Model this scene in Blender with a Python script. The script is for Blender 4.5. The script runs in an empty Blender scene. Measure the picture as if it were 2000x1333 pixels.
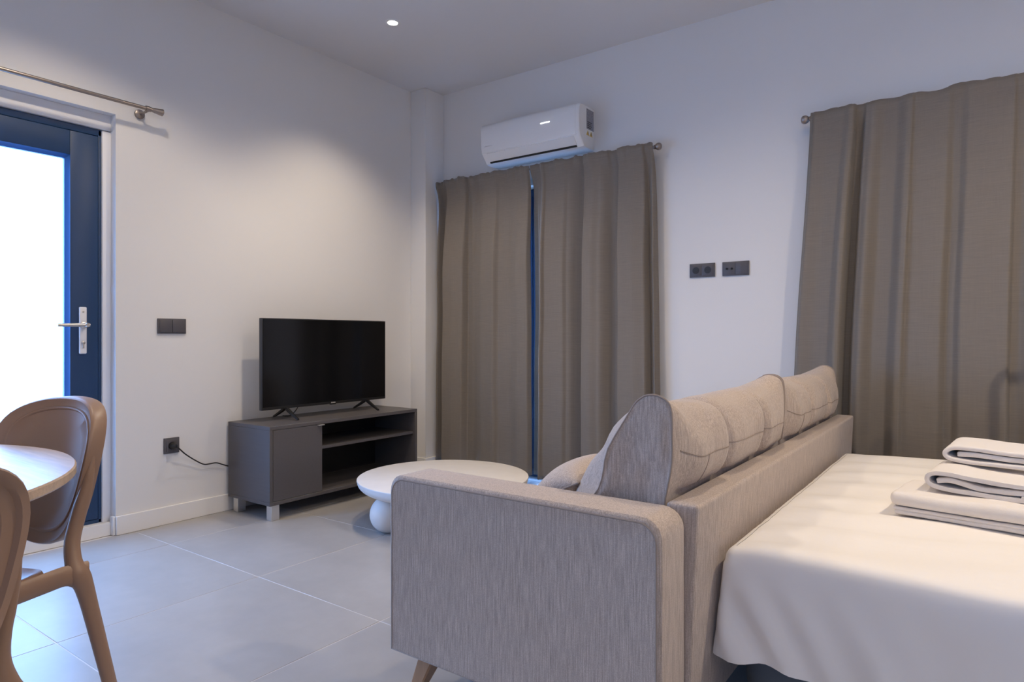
import bpy, bmesh, math, random
from mathutils import Vector, Matrix, noise
PI = math.pi
random.seed(7)
sc = bpy.context.scene
COL = sc.collection

# ------------------------------------------------------------------ camera
CAM = Vector((3.565, -3.81, 1.0))
cam = bpy.data.cameras.new('camera')
cam.sensor_fit = 'HORIZONTAL'
cam.sensor_width = 36.0
cam.lens = 1280 / 2000 * 36
cam.shift_y = -6.5 / 2000
cam.clip_start = 0.05
camo = bpy.data.objects.new('camera', cam)
COL.objects.link(camo)
camo.location = CAM
camo.rotation_euler = (PI / 2, 0, math.asin(0.5857))
sc.camera = camo

# ------------------------------------------------------------------ world, exposure
world = bpy.data.worlds.new('overcast_sky')
sc.world = world
world.use_nodes = True
bgn = world.node_tree.nodes['Background']
bgn.inputs['Color'].default_value = (0.235, 0.465, 0.98, 1)
bgn.inputs['Strength'].default_value = 17.0
sc.view_settings.view_transform = 'Standard'
sc.view_settings.look = 'None'
sc.view_settings.gamma = 1.0
sc.view_settings.use_curve_mapping = False
sc.view_settings.exposure = 0.0
sc.cycles.use_denoising = True
sc.cycles.max_bounces = 12
sc.cycles.diffuse_bounces = 6
sc.cycles.transparent_max_bounces = 16
sc.cycles.sample_clamp_indirect = 8.0
sc.cycles.caustics_reflective = False
sc.cycles.caustics_refractive = False

LAMP_COL = (1.0, 0.83, 0.63)
CEIL = 2.88
# x, y, watts, cone (degrees), blend
LAMPS = [(0.70, -1.06, 47, 112, 0.75), (0.90, -2.68, 34, 130, 0.40), (1.45, -1.60, 70, 150, 1.0), (3.05, -1.70, 54, 160, 1.0),
         (4.50, -1.80, 145, 168, 1.0), (1.60, -5.20, 70, 112, 0.75), (4.60, -4.30, 66, 150, 1.0)]


# ------------------------------------------------------------------ materials
def mat(name, color, rough=0.6, metal=0.0, spec=0.5, var=None, bump=None, sheen=0.0, coat=0.0, emit=None):
    """var: (scale xyz, amount, detail) lightness noise ; bump: list of (scale xyz, strength, distance)"""
    m = bpy.data.materials.new(name)
    m.use_nodes = True
    nt = m.node_tree
    b = nt.nodes['Principled BSDF']
    b.inputs['Base Color'].default_value = (*color, 1)
    b.inputs['Roughness'].default_value = rough
    b.inputs['Metallic'].default_value = metal
    b.inputs['Specular IOR Level'].default_value = spec
    b.inputs['Sheen Weight'].default_value = sheen
    b.inputs['Coat Weight'].default_value = coat
    if emit:
        b.inputs['Emission Color'].default_value = (*emit[0], 1)
        b.inputs['Emission Strength'].default_value = emit[1]
    tc = None
    if var or bump:
        tc = nt.nodes.new('ShaderNodeTexCoord')

    def tex(scale, detail=4, rgh=0.6):
        mp = nt.nodes.new('ShaderNodeMapping')
        mp.inputs['Scale'].default_value = scale
        nt.links.new(tc.outputs['Object'], mp.inputs['Vector'])
        n = nt.nodes.new('ShaderNodeTexNoise')
        n.inputs['Scale'].default_value = 1.0
        n.inputs['Detail'].default_value = detail
        n.inputs['Roughness'].default_value = rgh
        nt.links.new(mp.outputs['Vector'], n.inputs['Vector'])
        return n
    if var:
        last = None
        for (scale, amt) in var:
            n = tex(scale)
            r = nt.nodes.new('ShaderNodeMapRange')
            r.inputs['From Min'].default_value = 0.28
            r.inputs['From Max'].default_value = 0.72
            r.inputs['To Min'].default_value = 1 - amt
            r.inputs['To Max'].default_value = 1 + amt
            nt.links.new(n.outputs['Fac'], r.inputs['Value'])
            if last is None:
                last = r.outputs['Result']
            else:
                mm = nt.nodes.new('ShaderNodeMath')
                mm.operation = 'MULTIPLY'
                nt.links.new(last, mm.inputs[0])
                nt.links.new(r.outputs['Result'], mm.inputs[1])
                last = mm.outputs[0]
        vm = nt.nodes.new('ShaderNodeVectorMath')
        vm.operation = 'SCALE'
        vm.inputs[0].default_value = color
        nt.links.new(last, vm.inputs['Scale'])
        nt.links.new(vm.outputs['Vector'], b.inputs['Base Color'])
    if bump:
        prev = None
        for (scale, st, dist) in bump:
            n = tex(scale)
            bp = nt.nodes.new('ShaderNodeBump')
            bp.inputs['Strength'].default_value = st
            bp.inputs['Distance'].default_value = dist
            nt.links.new(n.outputs['Fac'], bp.inputs['Height'])
            if prev:
                nt.links.new(prev, bp.inputs['Normal'])
            prev = bp.outputs['Normal']
        nt.links.new(prev, b.inputs['Normal'])
    return m


M = {}
M['wall'] = mat('white_wall_paint', (0.74, 0.73, 0.72), 0.85, bump=[((60, 60, 60), 0.06, 0.002)])
M['ceiling'] = mat('white_ceiling_paint', (0.70, 0.69, 0.69), 0.9)
M['trim'] = mat('white_trim', (0.80, 0.79, 0.78), 0.45)
M['tile'] = mat('grey_porcelain_tile', (0.36, 0.345, 0.335), 0.38, var=[((1.6, 3.2, 1), 0.09), ((14, 9, 1), 0.035)], bump=[((9, 9, 9), 0.05, 0.002)])
M['grout'] = mat('light_grout', (0.60, 0.58, 0.57), 0.8)
M['door'] = mat('dark_blue_grey_door', (0.012, 0.046, 0.125), 0.42, bump=[((300, 300, 8), 0.05, 0.001)])
M['bead'] = mat('blue_glazing_bead', (0.020, 0.095, 0.28), 0.4)  # door colour made lighter to paint in the sky's light at the glass edge
M['pvc'] = mat('white_pvc', (0.80, 0.80, 0.82), 0.35)
M['handle'] = mat('white_handle', (0.82, 0.82, 0.84), 0.3)
M['chrome'] = mat('brushed_steel', (0.62, 0.59, 0.56), 0.32, 1.0)
M['rod'] = mat('rod_steel', (0.34, 0.295, 0.27), 0.34, 1.0)
M['curtain'] = mat('grey_brown_curtain', (0.200, 0.174, 0.147), 0.78, spec=0.25, sheen=0.15,
                   var=[((12, 12, 800), 0.13), ((200, 200, 6), 0.035)], bump=[((40, 40, 900), 0.25, 0.0006)])
M['sofa'] = mat('beige_linen', (0.415, 0.34, 0.287), 0.9, spec=0.2, sheen=0.2,
                var=[((330, 330, 14), 0.30), ((420, 420, 420), 0.20)], bump=[((420, 420, 60), 0.5, 0.0009)])
M['piping'] = mat('beige_piping', (0.30, 0.245, 0.21), 0.9, spec=0.2)
M['beech'] = mat('light_beech', (0.42, 0.24, 0.13), 0.45, var=[((60, 60, 4), 0.12)])
M['sheet'] = mat('white_cotton', (0.78, 0.745, 0.71), 0.85, spec=0.2, sheen=0.1, bump=[((5, 14, 5), 0.12, 0.012), ((900, 900, 900), 0.08, 0.0004)])
M['towel'] = mat('white_terry', (0.76, 0.71, 0.67), 0.95, spec=0.1, sheen=0.3, bump=[((500, 500, 500), 0.6, 0.0015), ((40, 40, 40), 0.3, 0.004)])
M['bedbase'] = mat('slate_grey_bed_base', (0.085, 0.105, 0.13), 0.8, bump=[((500, 500, 500), 0.3, 0.0008)])
M['cabinet'] = mat('anthracite_laminate', (0.098, 0.090, 0.092), 0.42, var=[((5, 90, 90), 0.05)], bump=[((6, 160, 160), 0.05, 0.0006)])
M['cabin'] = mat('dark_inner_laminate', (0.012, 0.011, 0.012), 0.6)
M['alu'] = mat('satin_aluminium', (0.72, 0.72, 0.72), 0.35, 0.85)
M['black'] = mat('black_plastic', (0.012, 0.012, 0.013), 0.38)
M['screen'] = mat('black_screen', (0.003, 0.0032, 0.004), 0.12, spec=0.35)
M['bezel'] = mat('dark_bezel', (0.022, 0.022, 0.024), 0.35)
M['logo'] = mat('pale_print', (0.55, 0.55, 0.56), 0.5)
M['stone'] = mat('white_microcement', (0.74, 0.705, 0.67), 0.55, var=[((9, 9, 9), 0.03)], bump=[((30, 30, 30), 0.06, 0.002)])
M['acwhite'] = mat('glossy_white_plastic', (0.80, 0.80, 0.80), 0.22)
M['slot'] = mat('dark_slot', (0.01, 0.01, 0.012), 0.6)
M['led'] = mat('display_light', (0.9, 0.9, 0.9), 0.4, emit=((1, 1, 1), 3.0))  # emissive white that stands in for a reflection
M['lblgrey'] = mat('grey_label', (0.26, 0.26, 0.30), 0.6, var=[((10, 300, 90), 0.5)])
M['lbldark'] = mat('dark_print', (0.05, 0.05, 0.055), 0.6)
M['lblyel'] = mat('yellow_label', (0.70, 0.48, 0.12), 0.6)
M['plate'] = mat('graphite_plastic', (0.085, 0.080, 0.090), 0.45)
M['plated'] = mat('graphite_recess', (0.02, 0.02, 0.024), 0.5)
M['chair'] = mat('taupe_polypropylene', (0.30, 0.185, 0.122), 0.42, bump=[((400, 400, 400), 0.08, 0.0005)])
M['wood'] = mat('pale_oak_top', (0.52, 0.39, 0.29), 0.33, var=[((5, 70, 40), 0.20), ((14, 300, 300), 0.10)], bump=[((8, 160, 160), 0.08, 0.0006)])
M['woodedge'] = mat('oak_edge_band', (0.40, 0.255, 0.165), 0.5)
M['lampring'] = mat('white_lamp_trim', (0.80, 0.79, 0.78), 0.5)
M['lampdisc'] = mat('lamp_diffuser', (1, 1, 1), 0.5, emit=((1.0, 0.93, 0.82), 14.0))
M['terrace'] = mat('pale_terrace', (0.55, 0.54, 0.53), 0.9)

g = bpy.data.materials.new('clear_glass')
g.use_nodes = True
nt = g.node_tree
nt.nodes.clear()
out = nt.nodes.new('ShaderNodeOutputMaterial')
mx = nt.nodes.new('ShaderNodeMixShader')
tr = nt.nodes.new('ShaderNodeBsdfTransparent')
gl = nt.nodes.new('ShaderNodeBsdfGlossy')
gl.inputs['Roughness'].default_value = 0.03
mx.inputs[0].default_value = 0.06
tr.inputs['Color'].default_value = (0.97, 0.98, 0.98, 1)
nt.links.new(tr.outputs[0], mx.inputs[1])
nt.links.new(gl.outputs[0], mx.inputs[2])
nt.links.new(mx.outputs[0], out.inputs['Surface'])
M['glass'] = g


# ------------------------------------------------------------------ builders
def finish(bm, angle=38):
    for f in bm.faces:
        f.smooth = True
    a = math.radians(angle)
    for e in bm.edges:
        if len(e.link_faces) == 2:
            e.smooth = e.calc_face_angle(0) < a
        else:
            e.smooth = True


def obj(name, bm, m, parent=None, local=False, angle=38):
    """links bm as one mesh object; vertices given in world space unless local"""
    bmesh.ops.recalc_face_normals(bm, faces=bm.faces[:])
    finish(bm, angle)
    me = bpy.data.meshes.new(name)
    bm.to_mesh(me)
    bm.free()
    ms = m if isinstance(m, (list, tuple)) else [m]
    for x in ms:
        me.materials.append(M[x])
    o = bpy.data.objects.new(name, me)
    COL.objects.link(o)
    if parent is not None:
        o.parent = parent
        if not local:
            w = Vector((0, 0, 0))
            p = parent
            while p is not None:
                w += p.location
                p = p.parent
            for v in me.vertices:
                v.co -= w
    return o


def thing(name, label, cat, loc=(0, 0, 0), rotz=0, group=None):
    o = bpy.data.objects.new(name, None)
    o.empty_display_size = 0.1
    COL.objects.link(o)
    o.location = loc
    o.rotation_euler = (0, 0, rotz)
    o['label'] = label
    o['category'] = cat
    if group:
        o['group'] = group
    return o


def tag(o, label, cat, group=None):
    o['label'] = label
    o['category'] = cat
    if group:
        o['group'] = group
    return o


def struct(o):
    o['kind'] = 'structure'
    return o


def origin_to(o, loc):
    """moves a top-level mesh's origin to loc"""
    loc = Vector(loc)
    for v in o.data.vertices:
        v.co -= loc
    o.location = loc
    return o


def dup(root, loc, rotz, label=None):
    r = root.copy()
    COL.objects.link(r)
    r.location = loc
    r.rotation_euler = (0, 0, rotz)
    if label:
        r['label'] = label
    for ch in list(root.children):
        c = ch.copy()
        COL.objects.link(c)
        c.parent = r
        for gch in list(ch.children):
            d = gch.copy()
            COL.objects.link(d)
            d.parent = c
    return r


def add_box(bm, x0, x1, y0, y1, z0, z1, r=0.0, seg=2, mi=0):
    t = bmesh.new()
    vs = [t.verts.new((x, y, z)) for x in (x0, x1) for y in (y0, y1) for z in (z0, z1)]
    for q in ((0, 1, 3, 2), (4, 6, 7, 5), (0, 4, 5, 1), (2, 3, 7, 6), (0, 2, 6, 4), (1, 5, 7, 3)):
        t.faces.new([vs[i] for i in q])
    if r > 0:
        bmesh.ops.bevel(t, geom=t.edges[:], offset=r, offset_type='OFFSET', segments=seg, profile=0.5, affect='EDGES')
    merge(bm, t, mi)


def merge(bm, t, mi=0, mtx=None):
    mp = {}
    for v in t.verts:
        mp[v] = bm.verts.new(mtx @ v.co if mtx else v.co)
    for f in t.faces:
        try:
            nf = bm.faces.new([mp[v] for v in f.verts])
            nf.material_index = mi
        except ValueError:
            pass
    t.free()


def box(*a, **k):
    bm = bmesh.new()
    add_box(bm, *a, **k)
    return bm


def add_grid(bm, rows, closed_u=False, closed_v=False, caps=False, mi=0):
    """rows: list of lists of points; closed_u wraps inside a row, closed_v wraps rows"""
    vv = [[bm.verts.new(p) for p in r] for r in rows]
    n, k = len(vv), len(vv[0])
    for i in range(n if closed_v else n - 1):
        for j in range(k if closed_u else k - 1):
            a, b = vv[i], vv[(i + 1) % n]
            f = bm.faces.new((a[j], a[(j + 1) % k], b[(j + 1) % k], b[j]))
            f.material_index = mi
    if caps:
        for r in (vv[0], vv[-1]):
            try:
                f = bm.faces.new(r)
                f.material_index = mi
            except ValueError:
                pass
    return vv


def frames(pts):
    pts = [Vector(p) for p in pts]
    T = []
    for i in range(len(pts)):
        a = pts[max(i - 1, 0)]
        b = pts[min(i + 1, len(pts) - 1)]
        T.append((b - a).normalized())
    up = Vector((0, 0, 1)) if abs(T[0].z) < 0.9 else Vector((0, 1, 0))
    n = (up - T[0] * up.dot(T[0])).normalized()
    N = []
    for t in T:
        n = (n - t * n.dot(t)).normalized()
        N.append(n)
    return pts, T, N


def add_tube(bm, pts, r, seg=12, caps=True, flat=None, mi=0):
    """r: radius or list; flat: (ratio) squash along the frame's second axis"""
    pts, T, N = frames(pts)
    rows = []
    for i, p in enumerate(pts):
        rr = r[i] if isinstance(r, (list, tuple)) else r
        ra, rb = rr if isinstance(rr, (list, tuple)) else (rr, rr)
        b = T[i].cross(N[i])
        rows.append([p + N[i] * (ra * math.cos(2 * PI * k / seg)) + b * (rb * math.sin(2 * PI * k / seg)) for k in range(seg)])
    add_grid(bm, rows, closed_u=True, caps=caps, mi=mi)


def tube(*a, **k):
    bm = bmesh.new()
    add_tube(bm, *a, **k)
    return bm


def spline(pts, n=6):
    """Catmull-Rom through pts"""
    P = [Vector(p) for p in pts]
    out = []
    for i in range(len(P) - 1):
        p0 = P[max(i - 1, 0)]
        p1, p2 = P[i], P[i + 1]
        p3 = P[min(i + 2, len(P) - 1)]
        for j in range(n):
            t = j / n
            out.append(0.5 * ((2 * p1) + (p2 - p0) * t + (2 * p0 - 5 * p1 + 4 * p2 - p3) * t * t + (3 * p1 - p0 - 3 * p2 + p3) * t ** 3))
    out.append(P[-1])
    return out


def add_lathe(bm, prof, cx=0, cy=0, seg=32, axis='Z', base=(0, 0, 0), mi=0):
    """prof: (radius, height) from bottom to top; axis gives the direction of height"""
    rows = []
    for r, h in prof:
        row = []
        for k in range(seg):
            a = 2 * PI * k / seg
            u, v = r * math.cos(a), r * math.sin(a)
            if axis == 'Z':
                p = (cx + u, cy + v, h)
            elif axis == 'X':
                p = (base[0] + h, base[1] + u, base[2] + v)
            else:
                p = (base[0] + u, base[1] + h, base[2] + v)
            row.append(p)
        rows.append(row)
    add_grid(bm, rows, closed_u=True, caps=True, mi=mi)


def lathe(*a, **k):
    bm = bmesh.new()
    add_lathe(bm, *a, **k)
    return bm


def add_extrude(bm, prof, p0, p1, axis='X', mi=0):
    """closed 2-D profile swept between p0 and p1 along axis (X: prof=(y,z); Y: prof=(x,z))"""
    rows = []
    for p in (p0, p1):
        if axis == 'X':
            rows.append([(p, a, b) for a, b in prof])
        else:
            rows.append([(a, p, b) for a, b in prof])
    add_grid(bm, rows, closed_u=True, caps=True, mi=mi)


def lerp(a, b, t):
    return a + (b - a) * t


def smooth(t):
    t = max(0.0, min(1.0, t))
    return t * t * (3 - 2 * t)


def interp(tab, x):
    if x <= tab[0][0]:
        return tab[0][1]
    for (a, va), (b, vb) in zip(tab, tab[1:]):
        if x <= b:
            return lerp(va, vb, (x - a) / (b - a))
    return tab[-1][1]


def sinterp(tab, x):
    if x <= tab[0][0]:
        return tab[0][1]
    for (a, va), (b, vb) in zip(tab, tab[1:]):
        if x <= b:
            return lerp(va, vb, smooth((x - a) / (b - a)))
    return tab[-1][1]


# ------------------------------------------------------------------ room shell
RX, RY = 5.7, -5.7
DY0, DY1 = -4.30, -2.298      # balcony door opening in the left wall
DZ = 2.13
WY = 0.25                     # thickness of the walls
# left wall (x = 0)
bm = bmesh.new()
add_box(bm, -WY, 0, DY1, 0.25, 0, CEIL)
add_box(bm, -WY, 0, RY, DY0, 0, CEIL)
add_box(bm, -WY, 0, DY0, DY1, DZ, CEIL)
add_box(bm, -WY, -0.035, DY0, DY1, -0.1, 0.066)
struct(obj('wall_left', bm, 'wall'))
# back wall (y = 0) with two window openings behind the curtains
W1 = (0.28, 1.59, 0.0, 2.07)
W2 = (3.05, 4.45, 0.0, 2.09)
bm = bmesh.new()
add_box(bm, 0, W1[0], 0, WY, 0, CEIL)
add_box(bm, W1[1], W2[0], 0, WY, 0, CEIL)
add_box(bm, W2[1], RX + WY, 0, WY, 0, CEIL)
for w in (W1, W2):
    add_box(bm, w[0], w[1], 0, WY, w[3], CEIL)
struct(obj('wall_back', bm, 'wall'))
struct(obj('wall_corner', box(0, 0.155, -0.2, 0, 0, CEIL, r=0.002, seg=1), 'wall'))
struct(obj('wall_right', box(RX, RX + WY, RY, 0, 0, CEIL), 'wall'))
W3 = (3.80, 4.75, 0.95, 1.95)  # opening added behind the camera to let in cool fill light
bm = bmesh.new()
add_box(bm, -WY, W3[0], RY - WY, RY, 0, CEIL)
add_box(bm, W3[1], RX + WY, RY - WY, RY, 0, CEIL)
add_box(bm, W3[0], W3[1], RY - WY, RY, 0, W3[2])
add_box(bm, W3[0], W3[1], RY - WY, RY, W3[3], CEIL)
struct(obj('wall_front', bm, 'wall'))
HR = 0.042
bm = bmesh.new()
# ceiling built as a slab; the downlights are surface-recessed trims just under it
add_box(bm, -WY, RX + WY, RY - WY, WY, CEIL, CEIL + 0.2)
struct(obj('ceiling', bm, 'ceiling'))

# floor: slab of grout with square tiles as parts
floor = struct(obj('floor', box(-WY, RX + WY, RY - WY, WY, -0.12, -0.0012), 'grout'))
PT, GX, GY = 0.735, 1.10, -2.21
tile_meshes = {}
nx0, nx1 = math.floor((0 - GX) / PT), math.ceil((RX - GX) / PT)
ny0, ny1 = math.floor((RY - GY) / PT), math.ceil((0 - GY) / PT)
for i in range(nx0, nx1):
    for j in range(ny0, ny1):
        x0, x1 = max(GX + i * PT, 0.0), min(GX + (i + 1) * PT, RX)
        y0, y1 = max(GY + j * PT, RY), min(GY + (j + 1) * PT, 0.0)
        if x1 - x0 < 0.02 or y1 - y0 < 0.02:
            continue
        gp = 0.0016
        w, h = round(x1 - x0 - 2 * gp, 4), round(y1 - y0 - 2 * gp, 4)
        if (w, h) not in tile_meshes:
            o = obj('tile', box(-w / 2, w / 2, -h / 2, h / 2, -0.004, 0.0, r=0.0012, seg=1), 'tile')
            tile_meshes[(w, h)] = o.data
        else:
            o = bpy.data.objects.new('tile', tile_meshes[(w, h)])
            COL.objects.link(o)
        o.parent = floor
        o.location = ((x0 + x1) / 2, (y0 + y1) / 2, random.uniform(-0.0003, 0.0))

# skirting boards
BH, BT = 0.095, 0.013


def skirting(name, boxes):
    bm = bmesh.new()
    for b in boxes:
        add_box(bm, b[0], b[1], b[2], b[3], 0.0, BH if len(b) < 5 else b[4], r=0.002, seg=1)
    return struct(obj(name, bm, 'trim'))


skirting('baseboard_left', [(0, BT, DY1 - 0.001, -0.2), (-0.034, 0, DY1 - BT, DY1 - 0.0005), (-0.034, -0.034 + BT, DY0, DY1 - BT, 0.066), (0, BT, RY, DY0)])
skirting('baseboard_corner', [(0.0, 0.155, -0.2 - BT, -0.2), (0.155, 0.155 + BT, -0.2 - BT, 0)])
skirting('baseboard_back', [(0.155 + BT, W1[0], -BT, 0), (W1[1], W2[0], -BT, 0), (W2[1], RX, -BT, 0)])
skirting('baseboard_right', [(RX - BT, RX, RY, -BT)])
skirting('baseboard_front', [(BT, RX - BT, RY, RY + BT)])

# terrace slab outside
tb = struct(obj('terrace', box(-12, 14, -16, 10, -0.5, -0.125), 'terrace'))

# ------------------------------------------------------------------ balcony door (left wall)
door = bpy.data.objects.new('door_1', None)
COL.objects.link(door)
door.location = (-0.08, (DY0 + DY1) / 2, 0.066)
door['kind'] = 'structure'
# white lining: header box and side profile, 5 cm behind the wall face
bm = bmesh.new()
add_box(bm, -0.20, -0.050, DY0, DY1, 2.052, DZ, r=0.003)
add_box(bm, -0.20, -0.050, DY1 - 0.041, DY1, 0.066, 2.046, r=0.003)
add_box(bm, -0.20, -0.050, DY0, DY0 + 0.041, 0.066, 2.046, r=0.003)
obj('white_lining', bm, 'pvc', door)
fy0, fy1 = DY0 + 0.041, DY1 - 0.041
bm = bmesh.new()
add_box(bm, -0.14, -0.062, fy1 - 0.014, fy1, 0.068, 2.046, r=0.002)
add_box(bm, -0.14, -0.062, fy0, fy0 + 0.014, 0.068, 2.046, r=0.002)
add_box(bm, -0.14, -0.062, fy0, fy1, 2.018, 2.050, r=0.002)
add_box(bm, -0.14, -0.062, fy0, fy1, 0.066, 0.085, r=0.002)
obj('door_frame', bm, 'door', door)
ym = (fy0 + fy1) / 2
lz0, lz1 = 0.088, 2.014
LEAVES = ((ym + 0.001, fy1 - 0.016), (fy0 + 0.016, ym - 0.001))
gz0, gz1 = 0.24, 1.895
bw = 0.018
for ly0, ly1 in LEAVES:
    gy0, gy1 = ly0 + 0.125, ly1 - 0.125
    leaf = bmesh.new()
    add_box(leaf, -0.125, -0.058, gy1, ly1, lz0, lz1, r=0.003)
    add_box(leaf, -0.125, -0.058, ly0, gy0, lz0, lz1, r=0.003)
    add_box(leaf, -0.124, -0.0585, gy0, gy1, gz1, lz1, r=0.003)
    add_box(leaf, -0.124, -0.0585, gy0, gy1, lz0, gz0, r=0.003)
    lf = obj('door_leaf', leaf, 'door', door)
    # sloping glazing bead
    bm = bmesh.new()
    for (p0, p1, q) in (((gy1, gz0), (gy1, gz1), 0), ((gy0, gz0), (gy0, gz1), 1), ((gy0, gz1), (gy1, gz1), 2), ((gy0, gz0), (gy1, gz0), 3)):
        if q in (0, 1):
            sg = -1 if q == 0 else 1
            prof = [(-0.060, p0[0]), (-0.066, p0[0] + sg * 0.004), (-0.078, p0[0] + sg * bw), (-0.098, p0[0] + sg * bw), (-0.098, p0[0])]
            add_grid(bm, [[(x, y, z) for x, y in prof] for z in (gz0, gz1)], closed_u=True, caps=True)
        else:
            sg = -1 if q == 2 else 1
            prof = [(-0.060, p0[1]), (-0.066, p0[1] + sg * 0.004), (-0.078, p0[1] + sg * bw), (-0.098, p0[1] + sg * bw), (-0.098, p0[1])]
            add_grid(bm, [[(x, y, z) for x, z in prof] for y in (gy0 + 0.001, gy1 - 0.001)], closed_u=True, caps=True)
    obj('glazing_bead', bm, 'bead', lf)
    obj('glass_pane', box(-0.094, -0.088, gy0 + 0.002, gy1 - 0.002, gz0 + 0.002, gz1 - 0.002), 'glass', lf)
# handle
hy, hx = -2.427, -0.058
bm = box(hx, hx + 0.012, hy - 0.017, hy + 0.017, 0.920, 1.152, r=0.0055, seg=3)
hp = obj('handle_plate', bm, 'handle', door)
bm = bmesh.new()
add_lathe(bm, [(0.0165, 0.0), (0.0165, 0.006), (0.011, 0.009), (0.011, 0.05), (0.009, 0.053)], axis='X', base=(hx + 0.012, hy, 1.062), seg=20)
add_tube(bm, [(hx + 0.056, hy + 0.012, 1.062), (hx + 0.056, hy - 0.03, 1.062), (hx + 0.055, hy - 0.08, 1.061), (hx + 0.052, hy - 0.125, 1.060)],
         [(0.0085, 0.0085), (0.0095, 0.008), (0.009, 0.007), (0.0085, 0.006)], seg=12)
obj('lever', bm, 'chrome', door)
bm = bmesh.new()
add_lathe(bm, [(0.008, 0), (0.008, 0.004), (0.006, 0.005)], axis='X', base=(hx + 0.012, hy, 0.975), seg=16)
add_box(bm, hx + 0.012, hx + 0.0155, hy - 0.004, hy + 0.004, 0.948, 0.972, r=0.001, seg=1)
add_lathe(bm, [(0.004, 0), (0.004, 0.002), (0.002, 0.0025)], axis='X', base=(hx + 0.012, hy, 1.128), seg=12)
obj('lock_cylinder', bm, 'chrome', door)


# ------------------------------------------------------------------ windows behind the curtains, plus an unseen one added for fill
def window(name, w, y0=0.10):
    r = bpy.data.objects.new(name, None)
    COL.objects.link(r)
    r.location = ((w[0] + w[1]) / 2, y0 + 0.02, w[2])
    r['kind'] = 'structure'
    x0, x1, z0, z1 = w
    z0 += 0.002
    bm = bmesh.new()
    f = 0.055
    y1 = y0 + 0.07
    add_box(bm, x0, x0 + f, y0, y1, z0, z1 - 0.002, r=0.003)
    add_box(bm, x1 - f, x1, y0, y1, z0, z1 - 0.002, r=0.003)
    add_box(bm, x0 + f, x1 - f, y0, y1, z1 - f, z1 - 0.002, r=0.003)
    add_box(bm, x0 + f, x1 - f, y0, y1, z0, z0 + f, r=0.003)
    xm = (x0 + x1) / 2
    obj('window_frame', bm, 'door', r)
    for a, b in ((x0 + f + 0.002, xm - 0.002), (xm + 0.002, x1 - f - 0.002)):
        bm = bmesh.new()
        s = 0.06
        za, zb = z0 + f + 0.002, z1 - f - 0.002
        add_box(bm, a, a + s, y0 - 0.015, y1 - 0.01, za, zb, r=0.004)
        add_box(bm, b - s, b, y0 - 0.015, y1 - 0.01, za, zb, r=0.004)
        add_box(bm, a + s, b - s, y0 - 0.014, y1 - 0.011, zb - s, zb, r=0.004)
        add_box(bm, a + s, b - s, y0 - 0.014, y1 - 0.011, za, za + s, r=0.004)
        sh = obj('sash', bm, 'door', r)
        obj('glass_pane', box(a + s - 0.004, b - s + 0.004, y0 + 0.028, y0 + 0.034, za + s - 0.004, zb - s + 0.004), 'glass', sh)
    return r


window('window_1', W1)
window('window_2', W2)
window('window_3', W3, RY - 0.17)


def portal(name, loc, rot, sx, sy):
    l = bpy.data.lights.new(name, 'AREA')
    l.shape = 'RECTANGLE'
    l.size, l.size_y = sx, sy
    l.energy = 1.0
    l.cycles.is_portal = True
    o = bpy.data.objects.new(name, l)
    COL.objects.link(o)
    o.location = loc
    o.rotation_euler = rot


portal('door_portal', (-0.16, (fy0 + fy1) / 2, (gz0 + gz1) / 2), (0, -PI / 2, 0), gz1 - gz0, fy1 - fy0 - 0.2)
portal('window_portal', ((W1[0] + W1[1]) / 2, 0.22, 1.05), (-PI / 2, 0, 0), 1.3, 2.05)
portal('window_portal', ((W2[0] + W2[1]) / 2, 0.22, 1.05), (-PI / 2, 0, 0), 1.4, 2.05)

portal('window_portal', ((W3[0] + W3[1]) / 2, RY - 0.2, (W3[2] + W3[3]) / 2), (PI / 2, 0, 0), 1.0, 1.0)  # portal of the added fill opening

# ------------------------------------------------------------------ sofa
SX0, SX1 = 2.217, 3.02          # arm front / rear
AY0, AY1 = -2.53, -2.375       # near arm
BX0, BX1 = 2.965, 3.043        # back panel top
SZ = 0.62
sofa = thing('sofa', 'beige linen sofa with a square arm, thin back panel and splayed wooden legs', 'sofa', (2.63, -1.45, 0))


def arm(y0, y1, xr):
    bm = bmesh.new()
    # rounded slab: outline in x-z with rounded top corners, swept along y with softened faces
    def outline(ins):
        r = 0.045 - ins * 0.3
        x0, x1, z0, z1 = SX0 + ins, xr - ins, 0.13 + ins * 0.6, SZ - ins
        pts = [(x0, z0), (x1, z0)]
        for k in range(7):
            a = PI / 2 * k / 6
            pts.append((x1 - r + r * math.cos(a), z1 - r + r * math.sin(a)))
        for k in range(7):
            a = PI / 2 + PI / 2 * k / 6
            pts.append((x0 + r + r * math.cos(a), z1 - r + r * math.sin(a)))
        return pts
    rows = []
    for y, ins in ((y0 + 0.001, 0.016), (y0, 0.012), (y0 + 0.003, 0.004), (y0 + 0.008, 0.0), (y1 - 0.03, 0.0), (y1 - 0.012, 0.006), (y1 - 0.003, 0.016), (y1, 0.03)):
        rows.append([(x, y, z) for x, z in outline(ins)])
    add_grid(bm, rows, closed_u=True, caps=True)
    return bm, [(x, z) for x, z in outline(0.011)]


abm, ol = arm(AY0, AY1, SX1)
arm_o = obj('armrest', abm, 'sofa', sofa)
obj('piping', tube([(x, AY0 + 0.0015, z) for x, z in ol[1:] + [ol[0]]], 0.0026, seg=6), 'piping', arm_o)
FY0, FY1 = -0.306, -0.176
abm, _ = arm(FY0, FY1, 2.92)
obj('armrest', abm, 'sofa', sofa)
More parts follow.
